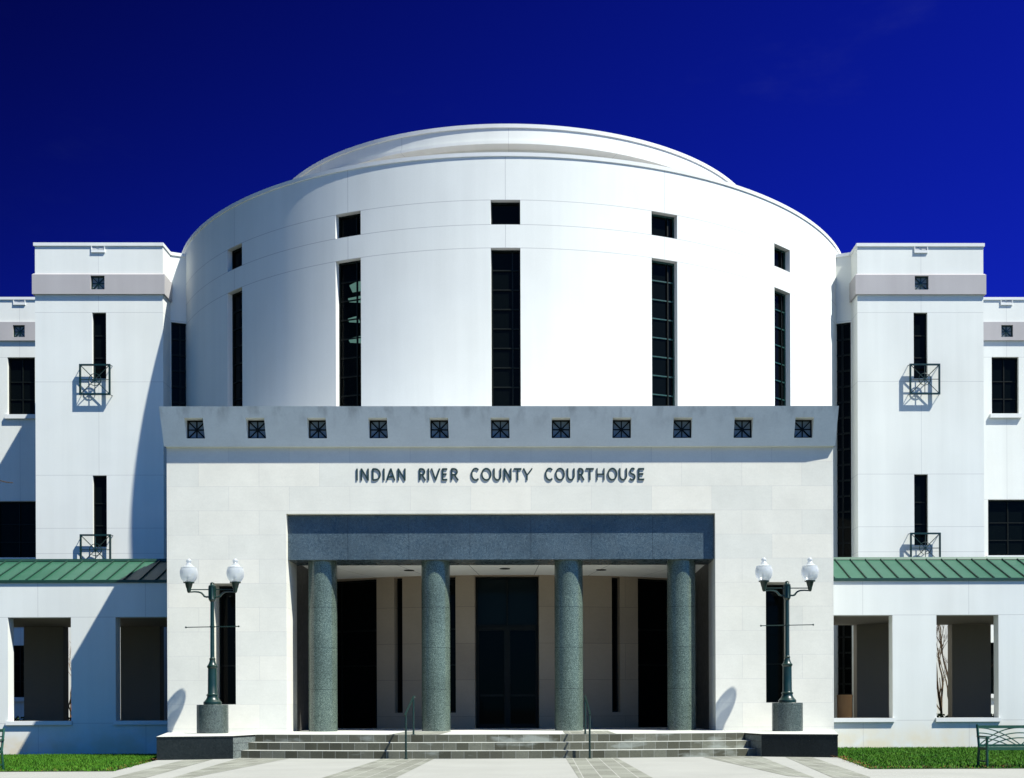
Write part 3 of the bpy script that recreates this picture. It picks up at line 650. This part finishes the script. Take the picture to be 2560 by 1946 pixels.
# ------------------------------------------------------------------ street lamps
def lamp():
    x, y = 6.976, 28.72
    T = thing('street_lamp', (x, y, LZ), 'twin globe green street lamp on a round granite base, right of the steps', 'street lamp', 'twin globe lamps flanking the entrance')
    mb = MB(); mb.lathe([(LZ, .37), (1.175, .37), (1.185, .362), (1.186, .01)], 48, (x, y)); mb.build('pedestal', m_ped, T)
    mb = MB()
    mb.lathe([(1.186, .21), (1.22, .215), (1.25, .212), (1.275, .19), (1.30, .165), (1.35, .135), (1.39, .128), (1.405, .142), (1.43, .142), (1.445, .122), (1.46, .112),
              (2.06, .106), (2.075, .118), (2.10, .128), (2.12, .128), (2.135, .112), (2.17, .09), (2.23, .07), (2.265, .062), (2.28, .072), (2.30, .072), (2.315, .056), (2.33, .05), (3.68, .044)], 28, (x, y))
    mb.build('post', m_green, T)
    mb = MB(); mb.lathe([(3.66, .03), (3.68, .06), (3.71, .075), (3.72, .085), (3.74, .085), (3.75, .078), (4.02, .078), (4.03, .088), (4.05, .088), (4.07, .06), (4.10, .045), (4.12, .05), (4.135, .03), (4.145, .001)], 20, (x, y))
    for k in range(8):
        a = k * math.pi / 4; mb.tube([(x + .08 * math.cos(a), y + .08 * math.sin(a), 3.75), (x + .08 * math.cos(a), y + .08 * math.sin(a), 4.02)], .014, 5)
    mb.build('finial_box', m_green, T)
    mb = MB(); mb.tube([(x - .625, y, 3.055), (x + .625, y, 3.075)], .011, 8); mb.sphere((x - .635, y, 3.055), .024); mb.sphere((x + .635, y, 3.075), .024); mb.lathe([(3.04, .045), (3.05, .058), (3.085, .058), (3.095, .045)], 16, (x, y)); mb.build('banner_bar', m_green, T)
    for s in (-1, 1):
        gx = x + s * .56
        mb = MB(); mb.tube([(x + s * .07, y, 3.965), (gx - s * .05, y, 3.965)], .013, 8)
        pts = [(.07, 3.79), (.14, 3.785), (.185, 3.80), (.215, 3.84), (.255, 3.88), (.32, 3.905), (.42, 3.912), (.53, 3.905)]
        mb.tube([(x + s * a, y, b) for a, b in pts], [.022, .022, .026, .024, .022, .02, .018, .016], 8); ar = mb.build('arm', m_green, T)
        mb = MB(); mb.lathe([(3.885, .02), (3.90, .035), (3.95, .05), (3.98, .052), (4.02, .068), (4.09, .085), (4.115, .095), (4.12, .128), (4.145, .132), (4.15, .11)], 20, (gx, y)); mb.build('globe_cup', m_green, ar)
        mb = MB(); mb.lathe([(4.148, .118), (4.17, .14), (4.22, .178), (4.28, .20), (4.34, .209), (4.40, .207), (4.45, .196), (4.48, .18), (4.49, .186), (4.50, .186), (4.505, .16), (4.52, .125), (4.545, .092), (4.565, .075), (4.585, .064), (4.60, .05), (4.615, .048), (4.63, .058), (4.65, .062), (4.67, .058), (4.69, .045), (4.71, .022), (4.715, .001)], 32, (gx, y))
        gb = mb.build('globe', m_globe, T, ang=60)
        mb = MB(); mb.lathe([(4.15, .05), (4.20, .055), (4.27, .04), (4.33, .03), (4.34, .001)], 16, (gx, y)); mb.build('bulb_socket', m_trim, gb)
    return T
lp = lamp(); l2 = copy_tree(lp); l2.location = (-6.93, 28.72, LZ)
l2['label'] = 'twin globe green street lamp left of the steps, near the shaded wall corner'

# ------------------------------------------------------------------ arcades with green metal roofs
def arcade(s, lab):
    T = thing('arcade', (s * 14, 33, 0), lab, 'arcade', 'green roofed arcades beside the entrance block')
    X0, X1 = 8.30, 26.9
    ops = [(9.06 + 2.97 * i, 10.80 + 2.97 * i, .70, 3.635) for i in range(6)]
    fr = lambda u, z, d: (s * u, 33 + d, z); bk = lambda u, z, d: (s * u, 36.75 + d, z); bi = lambda u, z, d: (s * u, 33.36 - d * 0, z)
    mb = MB(); grid(mb, fr, [X0, X1], [-.35, 4.60], ops, .36)
    grid(mb, bi, [X0, X1], [-.05, 3.635], ops, 0)
    mb.poly([(s * X1, 33, -.2), (s * X1, 33.36, -.2), (s * X1, 33.36, 4.6), (s * X1, 33, 4.6)])
    mb.build('arcade_wall', m_arc, T, ang=None)
    for i in range(7):
        a = 7.82 + 2.97 * i; a2 = a + 1.21
        if a2 < 8.6: a2 = 9.03
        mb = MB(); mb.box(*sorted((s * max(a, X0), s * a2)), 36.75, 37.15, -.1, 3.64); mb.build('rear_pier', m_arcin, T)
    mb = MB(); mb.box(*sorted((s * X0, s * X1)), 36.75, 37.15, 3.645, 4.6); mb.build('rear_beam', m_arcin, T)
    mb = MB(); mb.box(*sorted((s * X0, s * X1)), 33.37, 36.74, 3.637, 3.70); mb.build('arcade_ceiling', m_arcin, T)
    mb = MB(); mb.box(*sorted((s * X0, s * X1)), 33.37, 37.3, -.05, .10); mb.build('arcade_floor', m_pave, T)
    for a, b, z0, z1 in ops:
        mb = MB(); mb.box(*sorted((s * (a - .035), s * (b + .045))), 32.93, 33.34, .655, .765); mb.build('sill', m_trim, T)
    # roof: two slopes, fascia, ridge cap and standing seams
    ye, ze, yr, zr = 32.985, 4.655, 34.85, 5.44
    rm = MB(); yb = 2 * yr - ye
    rm.poly([(s * X0, ye, ze), (s * X1, ye, ze), (s * X1, yr, zr), (s * X0, yr, zr)]); rm.poly([(s * X0, yb, ze), (s * X1, yb, ze), (s * X1, yr, zr), (s * X0, yr, zr)])
    rm.poly([(s * X1, ye, ze), (s * X1, yb, ze), (s * X1, yr, zr)])
    ro = rm.build('roof', m_roof, T, ang=None)
    mb = MB(); mb.box(*sorted((s * X0, s * X1)), ye - .025, ye + .06, 4.59, 4.668); mb.box(*sorted((s * X0, s * X1)), yb - .06, yb + .05, 4.59, 4.668); mb.build('gutter', m_seam, ro, ang=None)
    mb = MB(); mb.hexa([(s * X0, yr - .14, zr - .04), (s * X1, yr - .14, zr - .04), (s * X1, yr + .14, zr - .04), (s * X0, yr + .14, zr - .04)], [(s * X0, yr - .11, zr + .035), (s * X1, yr - .11, zr + .035), (s * X1, yr + .11, zr + .035), (s * X0, yr + .11, zr + .035)]); mb.build('ridge_cap', m_roof if s > 0 else m_seam, ro, ang=None)
    sm = MB(); k = (zr - ze) / (yr - ye); off = .07 if s > 0 else .12
    x = X0 + .36 + off
    while x < X1:
        for ya, yb_, sg in ((ye - .02, yr - .12, 1), (yb + .03, yr + .12, -1)):
            za = ze + (ya - ye) * k * 1 if sg > 0 else ze + (yb - ya) * k; zb = zr - .12 * k
            h = .045; wv = .014
            sm.hexa([(s * x - wv, ya, za), (s * x + wv, ya, za), (s * x + wv, yb_, zb), (s * x - wv, yb_, zb)], [(s * x - wv, ya, za + h), (s * x + wv, ya, za + h), (s * x + wv, yb_, zb + h), (s * x - wv, yb_, zb + h)])
        x += .4475
    sm.build('standing_seams', m_seam, ro, ang=None)
arcade(-1, 'white arcade with green metal roof left of the entrance, crossed by a diagonal shadow')
arcade(1, 'white arcade with green metal roof right of the entrance, fully sunlit')

# ------------------------------------------------------------------ benches
def bench():
    x0, Ln = 8.80, 1.50; x1 = x0 + Ln; yf, yb = 20.60, 20.98
    T = thing('garden_bench', ((x0 + x1) / 2, 20.8, 0), 'green metal bench with lattice back, right of the plaza, on the lawn edge', 'bench', 'green garden benches on the lawn edges')
    H = .755; lean = .09
    Yb = lambda z: yb + lean * max(0, (z - .36)) / (H - .36)
    for x in (x0, x1):
        s = 1 if x == x0 else -1
        mb = MB(); mb.tube([(x, yb + .06, 0), (x, yb, .36), (x, Yb(H), H)], .024, 4); mb.build('rear_leg', m_bench, T, ang=None)
        mb = MB(); mb.tube([(x, yf, 0), (x, yf, .54)], .024, 4); mb.build('front_leg', m_bench, T, ang=None)
        mb = MB(); mb.box(x - .03, x + .03, yf - .04, yb + .04, .535, .56); mb.build('armrest', m_bench, T, ang=None)
        mb = MB(); mb.box(x - .016, x + .016, yf, yb, .315, .355); mb.box(x - .014, x + .014, yf, yb + .04, .10, .125); mb.build('stretcher', m_bench, T, ang=None)
    mb = MB()
    mb.box(x0 - .02, x1 + .02, yf - .01, yf + .03, .315, .362)
    for i in range(6): mb.box(x0 + .02, x1 - .02, yf + .045 + i * .056, yf + .085 + i * .056, .345, .362)
    mb.build('seat', m_bench, T, ang=None)
    mb = MB(); zl, zt = .385, .70
    for z, r in ((zt + .013, .026), (zl, .02)): mb.hexa([(x0, Yb(z) - .016, z - r), (x1, Yb(z) - .016, z - r), (x1, Yb(z) + .016, z - r), (x0, Yb(z) + .016, z - r)], [(x0, Yb(z) - .016, z + r), (x1, Yb(z) - .016, z + r), (x1, Yb(z) + .016, z + r), (x0, Yb(z) + .016, z + r)])
    mb.build('back_rail', m_bench, T, ang=None)
    mb = MB(); W = Ln / 2; Hh = zt - zl
    for px in (x0, x0 + W):
        for st, ex in ((.99, 1.0), (.70, .90), (.42, .70)):
            for mir in (0, 1):
                P = []
                for i in range(15):
                    f = i / 14; z = zl + Hh * st * (1 - (1 - math.sqrt(max(0, 1 - (f * .97) ** 2))) / (1 - math.sqrt(1 - .97 ** 2))) if False else zl + Hh * st * (1 - f ** 2.0)
                    xx = f * ex * W; xx = W - xx if mir else xx
                    P.append((px + xx, Yb(z) + (.008 if mir else -.004), z))
                mb.tube(P, .0105, 6)
    mb.build('lattice_back', m_bench, T)
    return T
b1 = bench(); b2 = copy_tree(b1); b2.location.x = -8.47 - .75; b2.location.y = 20.8
b2['label'] = 'green metal bench left of the plaza, only its right end showing in the photo'

# ------------------------------------------------------------------ bare shrubs and hedges behind the arcades
def branch(mb, p, d, ln, r, lev, rnd):
    n = 4; pts = [p]; q = Vector(p); dd = Vector(d)
    for i in range(n):
        dd = (dd + Vector((rnd.uniform(-.16, .16), rnd.uniform(-.16, .16), rnd.uniform(-.02, .14)))).normalized(); q = q + dd * ln / n; pts.append(tuple(q))
    mb.tube(pts, [r * (1 - .45 * i / n) for i in range(n + 1)], 5 if lev > 1 else 4, cap=False)
    if lev <= 0: return
    for i in range(rnd.randint(2, 3)):
        k = rnd.randint(2, n); b = Vector(pts[k]); nd = (dd + Vector((rnd.uniform(-.5, .5), rnd.uniform(-.5, .5), rnd.uniform(.0, .5)))).normalized()
        branch(mb, tuple(b), nd, ln * rnd.uniform(.6, .85), r * .58, lev - 1, rnd)
def shrub(x, y, h, stems, lab, mt, seed, spread=.3):
    rnd = random.Random(seed); T = thing('bare_tree', (x, y, 0), lab, 'tree', 'leafless multi stem trees')
    mb = MB(); tw = MB()
    for i in range(stems):
        a = i * 6.283 / stems + rnd.uniform(-.4, .4); d = Vector((math.cos(a) * spread, math.sin(a) * spread, 1)).normalized()
        p = Vector((x + .07 * math.cos(a), y + .07 * math.sin(a), -.05)); pts = [tuple(p)]
        for j in range(4):
            d = (d + Vector((rnd.uniform(-.1, .1), rnd.uniform(-.1, .1), .05))).normalized(); p = p + d * h * .1; pts.append(tuple(p))
        mb.tube(pts, [.05, .046, .042, .038, .034], 6, cap=False)
        branch(tw, tuple(p), d, h * .26, .032, 3, rnd)
        branch(tw, tuple(pts[2]), (d + Vector((rnd.uniform(-.6, .6), rnd.uniform(-.3, .3), 0))).normalized(), h * .22, .024, 3, rnd)
    mb.build('trunk', mt, T); tw.build('crown', mt, T)
shrub(14.15, 38.6, 5.0, 6, 'leafless shrubby tree behind the right arcade, seen through its second opening', m_bark, 3)
shrub(-14.35, 38.7, 4.4, 6, 'leafless rusty tree behind the left arcade, seen at its first opening', m_bark2, 5)
for s, lab in ((-1, 'low dark hedge behind the left arcade'), (1, 'low dark hedge behind the right arcade, showing above the sills')):
    rnd = random.Random(20 + s); T = thing('hedge', (s * 16, 38.3, 0), lab, 'hedge', 'clipped hedges behind the arcades'); mb = MB()
    for i in range(9000):
        X = rnd.uniform(12.2, 21); Y = 38.3 + rnd.gauss(0, .2); Z = rnd.uniform(.02, .82) + rnd.gauss(0, .02); q = .045
        a = Vector((rnd.gauss(0, 1), rnd.gauss(0, 1), rnd.gauss(0, 1))).normalized(); b = a.orthogonal().normalized() * q; a = a * q; c = Vector((s * X, Y, Z))
        o = len(mb.v); mb.v += [tuple(c + a), tuple(c + b), tuple(c - a * .8), tuple(c - b)]; mb.f.append([o, o + 1, o + 2, o + 3]); mb.m.append(0)
    mb.build('foliage', m_hedge, T, ang=None)
    mb = MB()
    for i in range(22): x = s * (12.4 + i * .4); mb.tube([(x, 38.3, -.05), (x + .03, 38.32, .3), (x - .02, 38.28, .6)], [.015, .012, .008], 5)
    mb.build('stem', m_bark, T)
# leafless tree outside the frame on the left whose twig tip reaches in
rnd = random.Random(9)
T = thing('bare_tree', (-11.6, 24.0, 0), 'leafless tree at the left edge, only a twig tip reaching into view', 'tree', 'leafless multi stem trees')
mb = MB(); mb.tube([(-11.6, 24, -.05), (-11.62, 24, 1.2), (-11.55, 24.02, 2.6), (-11.6, 24, 4.0)], [.09, .08, .065, .05], 8); mb.build('trunk', m_bark, T)
mb = MB()
for i in range(6):
    a = i * 1.05 + 1.8; branch(mb, (-11.6, 24, 2.6 + i * .27), Vector((-.5 + .25 * math.cos(a), math.sin(a) * .6, .7)).normalized(), 1.1, .03, 2, rnd)
mb.tube([(-11.58, 24, 3.4), (-11.2, 24, 4.6), (-10.6, 24, 5.45), (-9.98, 24, 5.72), (-9.72, 24, 5.66), (-9.60, 24, 5.65)], [.03, .022, .016, .013, .011, .009], 5)
mb.tube([(-10.25, 24, 5.60), (-9.95, 24, 5.60), (-9.84, 24, 5.655)], [.008, .006, .004], 4)
mb.build('crown', m_bark, T)
